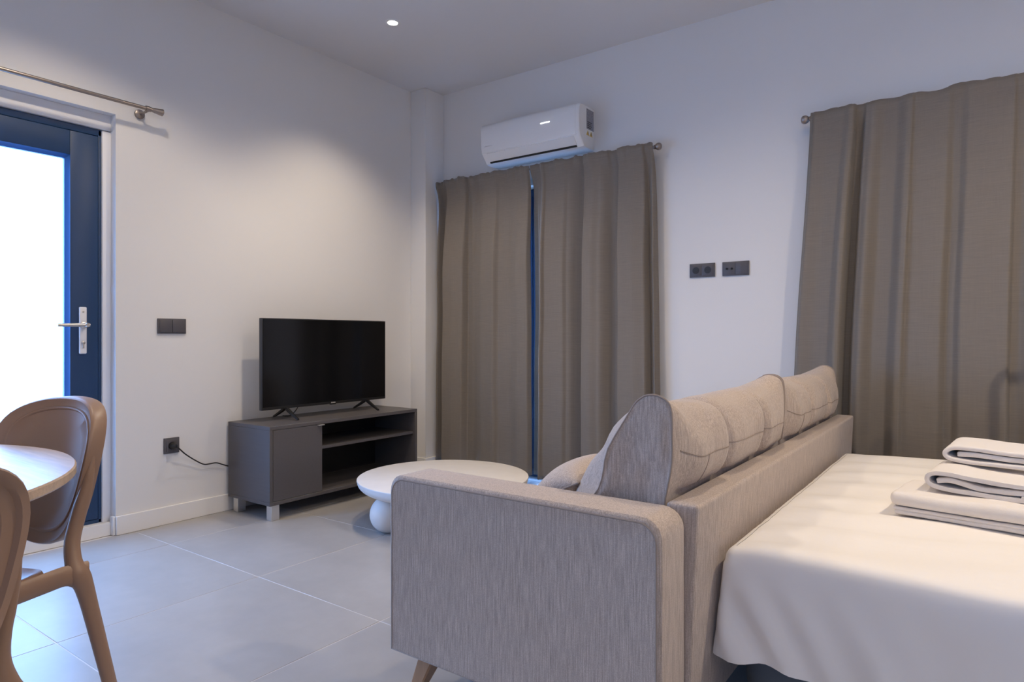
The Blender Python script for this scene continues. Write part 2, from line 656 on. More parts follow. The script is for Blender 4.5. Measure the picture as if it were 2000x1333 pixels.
# back panel (leans back a little)
bm = bmesh.new()
add_box(bm, 0, 1, AY1 + 0.004, -0.235, 0.10, SZ, r=0.0)
for v in bm.verts:
    t = (v.co.z - 0.10) / (SZ - 0.10)
    if v.co.x < 0.5:
        v.co.x = lerp(2.935, BX0, t)
    else:
        v.co.x = lerp(3.018, BX1, t)
bmesh.ops.bevel(bm, geom=bm.edges[:], offset=0.010, segments=3, profile=0.6, affect='EDGES')
obj('back_panel', bm, 'sofa', sofa)
obj('base_frame', box(2.27, 2.93, AY1 + 0.002, FY0 - 0.002, 0.13, 0.30, r=0.02, seg=3), 'sofa', sofa)
for y0, y1 in ((AY1 + 0.006, -1.392), (-1.386, FY0 - 0.006)):
    obj('seat_cushion', box(2.245, 2.90, y0, y1, 0.30, 0.455, r=0.035, seg=4), 'sofa', sofa)
for (x, y, dx, dy) in ((2.315, AY0 + 0.085, -0.055, -0.02), (2.90, AY0 + 0.085, 0.04, -0.02), (2.315, FY1 - 0.075, -0.055, 0.02), (2.86, FY1 - 0.075, 0.04, 0.02)):
    bm = bmesh.new()
    rows = []
    for t in (0, 0.5, 1):
        cx, cy, z = x + dx * t, y + dy * t, lerp(0.135, 0.0, t)
        h = lerp(0.031, 0.017, t)
        rows.append([(cx + h * a, cy + h * b, z) for a, b in ((-1, -0.8), (-0.8, -1), (0.8, -1), (1, -0.8), (1, 0.8), (0.8, 1), (-0.8, 1), (-1, 0.8))])
    add_grid(bm, rows, closed_u=True, caps=True)
    obj('leg', bm, 'beech', sofa)


SEC_END = [(2.690, 0.457), (2.700, 0.49), (2.735, 0.555), (2.775, 0.623), (2.806, 0.696), (2.841, 0.781), (2.870, 0.832), (2.893, 0.853), (2.915, 0.862), (2.938, 0.861),
           (2.958, 0.850), (2.968, 0.832), (2.973, 0.79), (2.973, 0.74), (2.968, 0.69), (2.962, 0.65), (2.957, 0.61), (2.940, 0.54), (2.928, 0.47), (2.915, 0.457)]
SEC_MID = [(2.640, 0.457), (2.622, 0.49), (2.640, 0.565), (2.680, 0.640), (2.722, 0.700), (2.768, 0.765), (2.810, 0.805), (2.850, 0.825), (2.890, 0.832), (2.930, 0.828),
           (2.965, 0.812), (2.988, 0.785), (3.002, 0.750), (3.006, 0.710), (3.000, 0.68), (2.984, 0.645), (2.960, 0.615), (2.938, 0.54), (2.928, 0.47), (2.915, 0.457)]


def back_cushion(y0, y1, label, seed):
    """wedge-shaped back cushion with three soft channels, leaning against the back panel"""
    L = y1 - y0
    yc = (y0 + y1) / 2
    c = thing('back_cushion', label, 'cushion', (2.80, yc, 0.455), group='back cushions on the sofa')
    se = [(q.x, q.y) for q in spline([(a, b, 0) for a, b in SEC_END], 3)]
    sm = [(q.x, q.y) for q in spline([(a, b, 0) for a, b in SEC_MID], 3)]
    nk = len(se)
    lobes = (0.345, 0.675)

    def sec(u):
        e = min(u, 1 - u)
        bul = smooth(e / 0.13) ** 0.8
        d = max(math.exp(-((u - l) / 0.020) ** 2) for l in lobes)
        out = []
        for k in range(nk):
            x = lerp(se[k][0], sm[k][0], bul)
            z = lerp(se[k][1], sm[k][1], bul)
            w = smooth((z - 0.5) / 0.12)
            dd = d * w * (0.42 + 0.5 * math.exp(-((z - 0.70) / 0.07) ** 2))
            x -= (x - 2.885) * dd * 0.60
            z -= 0.026 * d * smooth((z - 0.70) / 0.12)
            n1 = noise.noise(Vector((u * 9 + seed, z * 9, (x - 2.9) * 9)))
            n2 = noise.noise(Vector((u * 26 + seed * 2, z * 7, (x - 2.9) * 8)))
            x += (0.010 * n1 + 0.004 * n2) * w * (1 if x > 2.9 else 1.6)
            z += (0.006 * n1 + 0.002 * n2) * smooth((z - 0.7) / 0.1)
            if z < 0.632:
                x = min(x, 2.928 + (z - 0.10) * 0.054)
            out.append((x, max(z, 0.4565)))
        return out
    us = [0.0, 0.008, 0.018, 0.03] + [0.03 + 0.94 * k / 76 for k in range(1, 76)] + [0.97, 0.982, 0.992, 1.0]
    cx_, cz_ = 2.87, 0.65
    def cap(u, y_, scales):
        rr = []
        base = sec(u)
        for s_, dy in scales:
            rr.append([(cx_ + (x - cx_) * s_, y_ + dy + (1 if y_ < yc else -1) * 0.010 * (1 - s_ ** 4) * (0.6 + noise.noise(Vector(((x - cx_) * s_ * 7 + seed, (z - cz_) * s_ * 11, 2.0)))), cz_ + (z - cz_) * s_) for x, z in base])
        return rr
    rows = cap(0.0, y0, [(0.02, 0.004), (0.2, 0.0045), (0.4, 0.0045), (0.6, 0.003), (0.75, 0.001), (0.86, 0.002), (0.93, 0.004), (0.985, 0.003)])
    for u in us:
        rows.append([(x, lerp(y0, y1, u) + (0.006 if u == 0 else 0) - (0.006 if u == 1 else 0), z) for x, z in sec(u)])
    rows += cap(1.0, y1, [(0.985, -0.003), (0.93, -0.004), (0.86, -0.002), (0.75, -0.001), (0.6, -0.003), (0.4, -0.0045), (0.2, -0.0045), (0.02, -0.004)])
    bm = bmesh.new()
    add_grid(bm, rows, closed_u=True, caps=True)
    obj('cover', bm, 'sofa', c, angle=70)
    # stitched seams on the rear face and the piping round both ends
    ks = min(range(nk), key=lambda k: abs(sm[k][1] - 0.715) + (0 if sm[k][0] > 2.95 else 9))
    seam = [(sec(u)[ks][0] + 0.0006, lerp(y0, y1, u), sec(u)[ks][1]) for u in us[3:-3]]
    obj('seam', tube(seam, 0.0013, seg=5), 'piping', c)
    u = 0.16
    q = sec(u)
    vs = [(q[k][0] + 0.0006, lerp(y0, y1, u), q[k][1]) for k in range(ks, nk) if q[k][1] > 0.635]
    obj('seam', tube(vs, 0.0013, seg=5), 'piping', c)
    for ue, yy in ((0.0, y0 + 0.005), (1.0, y1 - 0.005)):
        pts = [(x, yy, z) for x, z in sec(ue) if z > 0.47]
        cen = Vector((cx_, yy, cz_))
        pts = [Vector(q_) + (Vector(q_) - cen).normalized() * 0.0012 for q_ in pts]
        obj('piping', tube(pts, 0.0026, seg=6), 'piping', c)
    return c


back_cushion(-2.362, -1.318, 'long beige back cushion on the sofa, close behind the near armrest', 3)
back_cushion(-1.312, -0.310, 'long beige back cushion at the far end of the sofa', 11)


def pillow(name, label, center, sx, sy, sz, rot):
    c = thing(name, label, 'cushion', center)
    n = 22
    bm = bmesh.new()
    rows = []
    R = Matrix.Rotation(rot[2], 3, 'Z') @ Matrix.Rotation(rot[1], 3, 'Y') @ Matrix.Rotation(rot[0], 3, 'X')
    for i in range(n + 1):
        row = []
        u = -1 + 2 * i / n
        for s in (1, -1):
            rng = range(n + 1) if s > 0 else range(n - 1, 0, -1)
            for j in rng:
                v = -1 + 2 * j / n
                t = sz / 2 * (max(0, 1 - abs(u) ** 2.4) ** 0.6) * (max(0, 1 - abs(v) ** 2.4) ** 0.6)
                k = 1 - 0.05 * (1 - abs(v)) * abs(u) ** 4 - 0.05 * (1 - abs(u)) * abs(v) ** 4
                p = R @ Vector((u * sx / 2 * k, v * sy / 2 * k, s * t))
                row.append(p + Vector(center))
        rows.append(row)
    add_grid(bm, rows, closed_u=True)
    bmesh.ops.remove_doubles(bm, verts=bm.verts[:], dist=0.0004)
    o = obj('cover', bm, 'sofa', c, angle=80)
    pts = []
    for (u, v) in [(-1, -1 + 2 * k / 10) for k in range(10)] + [(-1 + 2 * k / 10, 1) for k in range(10)] + [(1, 1 - 2 * k / 10) for k in range(10)] + [(1 - 2 * k / 10, -1) for k in range(11)]:
        k = 1 - 0.05 * (1 - abs(v)) * abs(u) ** 4 - 0.05 * (1 - abs(u)) * abs(v) ** 4
        pts.append(R @ Vector((u * sx / 2 * k, v * sy / 2 * k, 0)) + Vector(center))
    obj('piping', tube(pts, 0.0028, seg=6, caps=False), 'piping', c)
    return c


pillow('scatter_cushion', 'smaller beige cushion showing low between the sofa arm and the near back cushion', (2.575, -2.06, 0.560), 0.20, 0.40, 0.15, (0, -0.45, 0))

# ------------------------------------------------------------------ bed
bed = thing('bed', 'slate grey upholstered bed base with a mattress, standing against the back of the sofa', 'bed', (4.05, -1.425, 0))
BXa, BXb, BYa, BYb, BZ = 3.054, 5.06, -2.245, -0.615, 0.505
bm = bmesh.new()


def rrect(x0, x1, y0, y1, r, n=8, dens=None):
    pts = []
    for (cx, cy, a0) in ((x1 - r, y1 - r, 0), (x0 + r, y1 - r, PI / 2), (x0 + r, y0 + r, PI), (x1 - r, y0 + r, 1.5 * PI)):
        for k in range(n + 1):
            a = a0 + PI / 2 * k / n
            pts.append((cx + r * math.cos(a), cy + r * math.sin(a)))
    return pts


rows = []
for z, ins in ((0.130, 0.030), (0.122 + 0.012, 0.012), (0.155, 0.004), (0.235, 0.0), (0.262, 0.004), (0.27, 0.02)):
    rows.append([(x, y, z) for x, y in rrect(BXa + 0.022 + ins, BXb - 0.02 - ins, BYa + 0.03 + ins, BYb - 0.03 - ins, 0.09)])
add_grid(bm, rows, closed_u=True, caps=True)
obj('base', bm, 'bedbase', bed)
rows = []
for z, ins in ((0.272, 0.03), (0.285, 0.012), (0.31, 0.006), (0.46, 0.006), (0.485, 0.014), (0.495, 0.04)):
    rows.append([(x, y, z) for x, y in rrect(BXa + 0.006 + ins, BXb - 0.006 - ins, BYa + 0.006 + ins, BYb - 0.006 - ins, 0.05)])
bm = bmesh.new()
add_grid(bm, rows, closed_u=True, caps=True)
obj('mattress', bm, 'sheet', bed)
for x in (BXa + 0.30, BXb - 0.15):
    for y in (BYa + 0.22, BYb - 0.22):
        obj('leg', lathe([(0.018, 0.0), (0.022, 0.02), (0.026, 0.131)], x, y, seg=16), 'black', bed)

# sheet draped over the mattress
bm = bmesh.new()
per = []
NL, NS = 150, 110
xa, xb, ya, yb = BXa, BXb, BYa, BYb
rc = 0.026
# perimeter with rich sampling: start at (xa+rc, ya) run +x
def perim():
    pts = []
    def line(p, q, n):
        for k in range(n):
            t = k / n
            pts.append((lerp(p[0], q[0], t), lerp(p[1], q[1], t), p[2], p[3]))
    def arc(cx, cy, a0, n):
        for k in range(n):
            a = a0 + PI / 2 * k / n
            pts.append((cx + rc * math.cos(a), cy + rc * math.sin(a), math.cos(a), math.sin(a)))
    line((xa + rc, ya, 0, -1), (xb - rc, ya, 0, -1), NL)
    arc(xb - rc, ya + rc, -PI / 2, 8)
    line((xb, ya + rc, 1, 0), (xb, yb - rc, 1, 0), NS)
    arc(xb - rc, yb - rc, 0, 8)
    line((xb - rc, yb, 0, 1), (xa + rc, yb, 0, 1), NL)
    arc(xa + rc, yb - rc, PI / 2, 8)
    line((xa, yb - rc, -1, 0), (xa, ya + rc, -1, 0), NS)
    arc(xa + rc, ya + rc, PI, 8)
    return pts


PR = perim()
def fold(px, py, nx_, ny_, t):
    """outward offset of the hanging part; t 0 at the top edge, 1 at the hem"""
    if ny_ < -0.5:       # the side seen from the room
        s = px - xa
        f = 0.015 * math.sin((s - 0.13 * t) * 62) * math.exp(-s * 4.5) * smooth(s / 0.03)
        f += 0.005 * abs(noise.noise(Vector(((s - 0.16 * t) * 26, 1.7, t * 0.8)))) * math.exp(-s * 2.0)
        f += 0.012 * noise.noise(Vector((s * 3.1 - t * 0.4, 0.0, t * 0.6)))
        f += 0.016 * math.exp(-((s - 0.33 - 0.02 * t) / 0.05) ** 2) * t
        f += 0.012 * math.exp(-((s - 0.60) / 0.10) ** 2) * t
        return (0.003 + 0.010 * t * math.exp(-s * 1.2) + f * smooth(t * 1.5))
    if nx_ < -0.5:
        return -0.002
    return 0.012 * t * math.sin((px + py) * 17) + 0.008 * t


rows = []
prof = [(-rc, -0.001), (-0.016, -0.003), (-0.008, -0.0085), (-0.003, -0.017), (0.0, -0.030)]
drop = [0.045, 0.06, 0.08, 0.10, 0.125, 0.15, 0.175, 0.20, 0.225, 0.245, 0.262]
def topz(x, y):
    z = BZ
    # wrinkles pulled away from the sofa back
    w = (x - xa)
    ph = (y - 0.24 * w) * 30
    z += 0.0055 * math.sin(ph + 1.6 * noise.noise(Vector((x * 2, y * 3, 0)))) * math.exp(-w * 1.3) * smooth(w / 0.1)
    z += 0.004 * noise.noise(Vector((x * 2.2, y * 3.4, 3.3)))
    z += 0.0030 * abs(noise.noise(Vector((x * 3.0 + y * 1.2, y * 17 - x * 4, 8.1)))) * math.exp(-w * 0.8)
    z -= 0.012 * math.exp(-(x - xa) / 0.05)
    return z


for ins, dz in prof:
    row = []
    for (px, py, nx_, ny_) in PR:
        x, y = px + nx_ * ins, py + ny_ * ins
        # keep inner rings from crossing in corners
        row.append((x, y, topz(min(max(x, xa), xb), min(max(y, ya), yb)) + dz))
    rows.append(row)
for d in drop:
    t = (d - 0.030) / (0.262 - 0.030)
    row = []
    for (px, py, nx_, ny_) in PR:
        o_ = fold(px, py, nx_, ny_, t)
        hem = 0.0
        if ny_ < -0.3:
            s = px - xa
            hem = 0.012 * math.exp(-((s - 0.09) / 0.05) ** 2) * t - 0.004 * math.sin(s * 31) * t * math.exp(-s) - 0.006 * t
        # keep inside the gap to the sofa panel
        x = px + nx_ * o_ - (0.018 * t if (px < xa + 0.05) else 0.018 * t * math.exp(-(px - xa) / 0.06)) * (1 if ny_ < 0.6 else 0.3)
        y = py + ny_ * o_
        row.append((x, y, BZ - d + hem))
    rows.append(row)
vv = add_grid(bm, rows, closed_u=True)
# top: its border points are exactly those of the first ring
gxs = [lerp(xa + rc, xb - rc, i / NL) for i in range(NL + 1)]
gys = [lerp(ya + rc, yb - rc, j / NS) for j in range(NS + 1)]
add_grid(bm, [[(x, y, topz(x, y) - 0.002 * (1 if i in (0, NL) or j in (0, NS) else 0)) for j, y in enumerate(gys)] for i, x in enumerate(gxs)])
bmesh.ops.remove_doubles(bm, verts=bm.verts[:], dist=0.0003)
sheet = tag(obj('bed_sheet', bm, 'sheet', angle=70), 'white cotton sheet draped over the bed, hanging down its side', 'sheet')
origin_to(sheet, (4.05, -1.425, 0.5))

# ------------------------------------------------------------------ towels


def strip_profile(path, th):
    """closed outline of a ribbon of thickness th around a 2-D path"""
    P = [Vector((a, b)) for a, b in path]
    L, R_ = [], []
    for i, p in enumerate(P):
        d = (P[min(i + 1, len(P) - 1)] - P[max(i - 1, 0)]).normalized()
        n = Vector((-d.y, d.x))
        L.append(p + n * th / 2)
        R_.append(p - n * th / 2)
    return [(v.x, v.y) for v in L + R_[::-1]]


def path2(pts, n=5):
    return [(p.x, p.y) for p in spline([(a, b, 0) for a, b in pts], n)]


def soft_extrude(prof, w0, w1, to3, ny=14, amp=0.002, seed=0, flare=0.004):
    """sweep a closed 2-D profile along a third axis with rounded ends and some softness"""
    cx = sum(p[0] for p in prof) / len(prof)
    cz = sum(p[1] for p in prof) / len(prof)
    bm = bmesh.new()
    rows = []
    for k in range(ny + 1):
        t = k / ny
        e = min(t, 1 - t) * ny
        w = lerp(w0, w1, t)
        row = []
        for (a, b) in prof:
            n = noise.noise(Vector((a * 22 + seed, b * 30, w * 12)))
            ca = a + amp * n
            cb = b + amp * 0.8 * noise.noise(Vector((a * 20, b * 25 + seed, w * 14 + 5)))
            row.append(to3(ca, cb, w + 0.003 * noise.noise(Vector((a * 30, b * 40, seed + (0 if t < .5 else 9))))))
        rows.append(row)
    add_grid(bm, rows, closed_u=True, caps=False)
    # end caps as a strip across the ribbon (the outline is L + reversed R)
    return bm, rows


def ribbon(path, th, w0, w1, to3, ny=14, amp=0.002, seed=0):
    prof = strip_profile(path, th)
    bm, rows = soft_extrude(prof, w0, w1, to3, ny, amp, seed)
    bm.verts.ensure_lookup_table()
    n = len(prof)
    for r in (0, ny):
        base = r * n
        for i in range(n // 2 - 1):
            try:
                bm.faces.new([bm.verts[base + i], bm.verts[base + i + 1], bm.verts[base + n - 2 - i], bm.verts[base + n - 1 - i]])
            except ValueError:
                pass
    bmesh.ops.recalc_face_normals(bm, faces=bm.faces[:])
    es = [e for e in bm.edges if e.calc_face_angle(0) > 1.0]
    bmesh.ops.bevel(bm, geom=es, offset=th * 0.40, segments=3, profile=0.5, affect='EDGES', clamp_overlap=True)
    return bm


ZB = BZ + 0.006


def towel(name, label, org, rz, build):
    t = thing(name, label, 'towel', org, rz, group='folded towels on the bed')
    for nm, bm in build:
        obj(nm, bm, 'towel', t, local=True, angle=60)
    return t


# bottom: bath towel, folded edge towards the room, layers showing underneath
t1 = []
t1.append(('layer', ribbon(path2([(0.23, 0.007), (0.12, 0.007), (0.006, 0.007)]), 0.0125, -0.0, 0.40, lambda a, b, w: (w + 0.006, a + 0.004, b), 16, 0.0016, 1)))
t1.append(('layer', ribbon(path2([(0.23, 0.0175), (0.12, 0.0175), (0.010, 0.0165)]), 0.009, 0.0, 0.40, lambda a, b, w: (w + 0.003, a, b), 16, 0.0016, 2)))
bm = box(-0.006, 0.396, 0.004, 0.235, 0.0235, 0.0625, r=0.017, seg=4)
bmesh.ops.subdivide_edges(bm, edges=[e for e in bm.edges if e.calc_length() > 0.05], cuts=14, use_grid_fill=True)
for v in bm.verts:
    n = noise.noise(v.co * 9)
    v.co.z += 0.0045 * n * smooth((v.co.z - 0.03) / 0.03)
    v.co.y += 0.003 * noise.noise(v.co * 14 + Vector((5, 0, 0)))
    v.co.x += 0.003 * noise.noise(v.co * 16 + Vector((0, 5, 0)))
t1.append(('fold', bm))
towel('bath_towel', 'white bath towel folded thick, at the bottom of the towel stack on the bed', (3.352, -1.725, ZB), math.radians(-8), t1)
# middle: hand towel folded over itself, loop of the fold to the left, closed fold on the right
m_ = []
m_.append(('fold', ribbon(path2([(0.215, 0.0125), (0.225, 0.0075), (0.20, 0.006), (0.13, 0.008), (0.05, 0.012), (0.016, 0.020), (0.008, 0.036), (0.022, 0.050), (0.06, 0.053), (0.11, 0.047), (0.17, 0.042), (0.235, 0.040)], 6), 0.0115, 0.0, 0.24, lambda a, b, w: (a, w, b), 14, 0.0016, 5)))
m_.append(('layer', ribbon(path2([(0.03, 0.031), (0.06, 0.036), (0.095, 0.030), (0.13, 0.022), (0.18, 0.0225), (0.228, 0.025)], 6), 0.0135, 0.003, 0.24, lambda a, b, w: (a, w, b), 14, 0.0016, 6)))
towel('hand_towel', 'white hand towel with an open fold loop, in the middle of the towel stack', (3.425, -1.665, ZB + 0.064), math.radians(-6), m_)
# top: small towel folded over
t3 = []
t3.append(('fold', ribbon(path2([(0.26, 0.008), (0.15, 0.008), (0.05, 0.010), (0.016, 0.018), (0.012, 0.034), (0.032, 0.046), (0.08, 0.047), (0.16, 0.042), (0.26, 0.040)], 6), 0.013, 0.0, 0.22, lambda a, b, w: (a, w, b), 14, 0.0016, 8)))
t3.append(('layer', ribbon(path2([(0.040, 0.028), (0.08, 0.030), (0.16, 0.026), (0.26, 0.0235)], 6), 0.0135, 0.003, 0.22, lambda a, b, w: (a, w, b), 14, 0.0016, 9)))
towel('face_towel', 'small white towel folded over, on top of the towel stack', (3.458, -1.515, ZB + 0.1225), math.radians(-5), t3)

# ------------------------------------------------------------------ TV cabinet
CY0, CY1, CX1 = -1.700, -0.562, 0.42
cab = thing('tv_cabinet', 'low anthracite cabinet with one door and an open shelf, standing under the television', 'cabinet', (0.21, (CY0 + CY1) / 2, 0))
cx0 = BT + 0.003
zb, zt, pt = 0.082, 0.515, 0.02
obj('top_panel', box(cx0, CX1, CY0, CY1, zt - pt, zt, r=0.0012, seg=1), 'cabinet', cab)
obj('bottom_panel', box(cx0, CX1, CY0, CY1, zb, zb + pt, r=0.0012, seg=1), 'cabinet', cab)
obj('side_panel', box(cx0, CX1, CY0, CY0 + pt, zb + pt, zt - pt, r=0.0012, seg=1), 'cabinet', cab)
obj('side_panel', box(cx0, CX1, CY1 - pt, CY1, zb + pt, zt - pt, r=0.0012, seg=1), 'cabinet', cab)
dv = -1.352
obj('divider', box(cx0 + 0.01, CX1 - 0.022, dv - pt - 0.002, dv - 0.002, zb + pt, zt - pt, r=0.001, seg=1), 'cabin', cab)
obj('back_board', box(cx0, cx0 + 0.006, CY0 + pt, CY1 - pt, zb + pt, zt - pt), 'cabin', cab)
obj('shelf', box(cx0 + 0.01, CX1 - 0.02, dv, CY1 - pt, 0.345, 0.363, r=0.001, seg=1), 'cabinet', cab)
dr = obj('door', box(CX1 - 0.019, CX1 - 0.001, CY0 + pt + 0.002, dv, zb + pt + 0.002, zt - pt - 0.002, r=0.001, seg=1), 'cabinet', cab)
obj('handle', box(CX1 - 0.004, CX1 + 0.016, dv - 0.035, dv + 0.006, 0.489, 0.4935, r=0.001, seg=1), 'alu', dr)
for x0 in (0.05, CX1 - 0.048):
    for y0 in (CY0 + 0.012, CY1 - 0.062):
        obj('leg', box(x0, x0 + 0.046, y0, y0 + 0.05, 0.0, zb, r=0.0015, seg=1), 'alu', cab)

# ------------------------------------------------------------------ television
TX, TY0, TY1, TZ0, TZ1 = 0.205, -1.607, -0.653, 0.580, 1.114
tv = thing('television', 'black flat screen television on splayed feet, standing on the cabinet', 'television', (TX, (TY0 + TY1) / 2, zt))
bm = bmesh.new()
add_box(bm, TX - 0.028, TX, TY0, TY1, TZ0, TZ1, r=0.003)
add_box(bm, TX - 0.070, TX - 0.026, TY0 + 0.12, TY1 - 0.12, TZ0 + 0.012, TZ0 + 0.30, r=0.012)
obj('body', bm, 'bezel', tv)
obj('screen', box(TX - 0.001, TX + 0.0012, TY0 + 0.006, TY1 - 0.006, TZ0 + 0.017, TZ1 - 0.006), 'screen', tv)
bm = bmesh.new()
yl = (TY0 + TY1) / 2 + 0.03
add_box(bm, TX - 0.01, TX + 0.002, yl - 0.022, yl + 0.022, TZ0 - 0.004, TZ0 + 0.004, r=0.001, seg=1)
obj('sensor_bar', bm, 'black', tv)
bm = bmesh.new()
for k, h in enumerate((0.0070, 0.0055, 0.006, 0.0055, 0.0055, 0.006)):
    y = yl - 0.016 + k * 0.0056
    add_box(bm, TX - 0.001, TX + 0.0014, y, y + 0.0038, TZ0 + 0.0055, TZ0 + 0.0055 + h)
obj('logo', bm, 'logo', tv)
for yc in (TY0 + 0.17, TY1 - 0.16):
    for sgn in (1, -1):
        bm = bmesh.new()
        rows = []
        n = 10
        for k in range(n + 1):
            t = k / n
            x = TX - 0.016 + sgn * (0.008 + 0.112 * t ** 1.05)
            z = lerp(TZ0 + 0.002, zt + 0.007, t ** 0.9)
            w = lerp(0.012, 0.008, t)
            h = lerp(0.010, 0.0055, t)
            off = 0.014 * t * sgn * (1 if yc > -1.1 else -1) * 0
            rows.append([(x, yc + off - w, z - h * .8), (x, yc + off + w, z - h * .8), (x, yc + off + w * .7, z + h), (x, yc + off - w * .7, z + h)])
        add_grid(bm, rows, closed_u=True, caps=True)
        obj('foot', bm, 'black', tv)

# ------------------------------------------------------------------ coffee table
KX, KY, KR, KZ = 1.16, -1.12, 0.465, 0.245
ct = thing('coffee_table', 'round white stone look coffee table on ball feet, between sofa and cabinet', 'coffee table', (KX, KY, 0))
pr = [(0.02, KZ - 0.075), (KR - 0.12, KZ - 0.075)]
for k in range(11):
    a = -PI / 2 + PI / 2 * k / 10
    pr.append((KR - 0.12 + 0.118 * math.cos(a) ** 0.9 if k < 10 else KR - 0.002, KZ - 0.011 + 0.064 * math.sin(a)))
pr += [(KR, KZ - 0.006), (KR - 0.001, KZ - 0.002), (KR - 0.004, KZ), (0.02, KZ)]
obj('tabletop', lathe(pr, KX, KY, seg=96), 'stone', ct)
for a in (254, 14, 134):
    a = math.radians(a)
    bx, by = KX + 0.335 * math.cos(a), KY + 0.335 * math.sin(a)
    R_ = 0.096
    h = KZ - 0.072
    prof = []
    for k in range(17):
        ph = -PI / 2 + PI * k / 16
        prof.append((max(R_ * math.cos(ph), 0.03), R_ * 0.94 + R_ * math.sin(ph)))
    prof = [(r, z) for r, z in prof if 0.0 <= z <= h]
    prof = [(0.034, 0.0)] + prof + [(prof[-1][0], h)]
    obj('ball_foot', lathe(prof, bx, by, seg=36), 'stone', ct)


# ------------------------------------------------------------------ curtains
def curtain(name, label, x0t, x1t, x0b, x1b, ztop, zbot, folds, group, seed=0, ybase=-0.080, flare=1.0, nz=64, nx=260):
    """folds: list of (u, depth) for the fabric line at the hem; depth + is towards the room"""
    bm = bmesh.new()
    rows = []
    for j in range(nz + 1):
        t = j / nz                      # 0 top .. 1 bottom
        z = lerp(ztop, zbot, t)
        row = []
        for i in range(nx + 1):
            u = i / nx
            a = smooth(t / 0.12)
            d = sinterp(folds, u)
            d *= 1.22 if d > 0 else 1.0
            amp = lerp(0.45, 1.0, smooth(t / 0.35)) * (1 + 0.15 * t)
            y = ybase - d * amp
            # gathered header: small puckers over the rod pocket
            hd = math.exp(-(t / 0.045) ** 2)
            pk = (0.5 + 0.5 * math.sin(u * 47 + seed + 3 * noise.noise(Vector((u * 6, seed, 0))))) ** 2 * 0.012 + 0.004 * noise.noise(Vector((u * 40, seed, t * 4)))
            y = lerp(y, -0.1005 - pk - max(0, d) * 0.35, hd)
            y -= 0.006 * math.exp(-((t - 0.011) / 0.010) ** 2)
            y -= 0.006 * noise.noise(Vector((u * 6 + seed, t * 5, 1.0))) * smooth(t / 0.2)
            y -= 0.0022 * noise.noise(Vector((u * 16 + seed, t * 34, 2.0))) * smooth((t - 0.45) / 0.3)
            x = lerp(lerp(x0t, x1t, u), lerp(x0b, x1b, u), t ** 0.85)
            x += 0.008 * noise.noise(Vector((u * 5, t * 3, seed + 4.0))) * smooth(t / .2)
            zz = z + (0.008 * noise.noise(Vector((u * 14, seed * 2.0, 0))) + 0.010 * max(0, noise.noise(Vector((u * 26, seed * 3.0, 4)))) ** 0.7 - 0.004 * abs(math.sin(u * 17 + seed))) * math.exp(-t / 0.03)
            zz += 0.010 * noise.noise(Vector((u * 5 + seed, 7, 0))) * smooth((t - 0.9) / 0.1)
            row.append((x, min(y, -0.012), zz))
        rows.append(row)
    add_grid(bm, rows)
    o = obj(name, bm, 'curtain', angle=80)
    md = o.modifiers.new('cloth_thickness', 'SOLIDIFY')
    md.thickness = 0.003
    md.offset = 0
    tag(o, label, 'curtain', group)
    origin_to(o, ((x0t + x1t) / 2, ybase, ztop))
    return o


CZ = 2.180
curtain('curtain', 'grey brown curtain panel nearest the room corner, left of the blue gap', 0.178, 1.036, 0.155, 1.060, CZ, 0.062,
        [(0, -0.03), (0.02, 0.02), (0.05, -0.05), (0.125, -0.055), (0.148, 0.068), (0.24, 0.070), (0.345, 0.060), (0.362, 0.010), (0.42, 0.014), (0.55, 0.045), (0.665, 0.056), (0.70, 0.032), (0.80, 0.026), (0.90, 0.045), (0.985, 0.05), (1.0, 0.02)],
        'grey brown curtain panels', 1)
curtain('curtain', 'grey brown curtain panel right of the blue gap, partly under the air conditioner', 1.044, 1.934, 1.014, 1.968, CZ, 0.048,
        [(0, -0.05), (0.035, -0.05), (0.07, -0.01), (0.125, 0.048), (0.145, 0.028), (0.30, 0.035), (0.33, 0.020), (0.44, -0.035), (0.463, -0.035), (0.477, 0.055), (0.54, 0.064), (0.60, 0.05), (0.70, -0.01), (0.73, -0.012), (0.748, 0.045), (0.85, 0.052), (0.93, 0.04), (0.947, -0.015), (0.985, 0.01), (1.0, -0.03)],
        'grey brown curtain panels', 2)
F3 = [(0, -0.02), (0.03, 0.026), (0.10, 0.018), (0.18, 0.028), (0.225, 0.060), (0.243, 0.056), (0.255, -0.045), (0.285, -0.048), (0.305, 0.015), (0.34, 0.030), (0.40, 0.002), (0.46, 0.004), (0.52, 0.046),
      (0.535, 0.048), (0.547, 0.030), (0.70, 0.036), (0.735, 0.014), (0.76, 0.018), (0.80, 0.044), (0.93, 0.045), (0.985, 0.046), (1.0, 0.022)]
F3 = [(u * 0.497, d) for u, d in F3] + [(0.510, 0.022), (0.535, 0.04), (0.60, 0.02), (0.66, 0.05), (0.68, 0.0), (0.76, 0.03), (0.80, 0.05), (0.82, 0.0), (0.9, 0.04), (0.96, 0.02), (1.0, 0.0)]
curtain('curtain', 'wide grey brown curtain behind the bed, deep fold near its rod knob', 2.822, 4.56, 2.690, 4.60, CZ, 0.05, F3,
        'grey brown curtain panels', 3, nx=440)


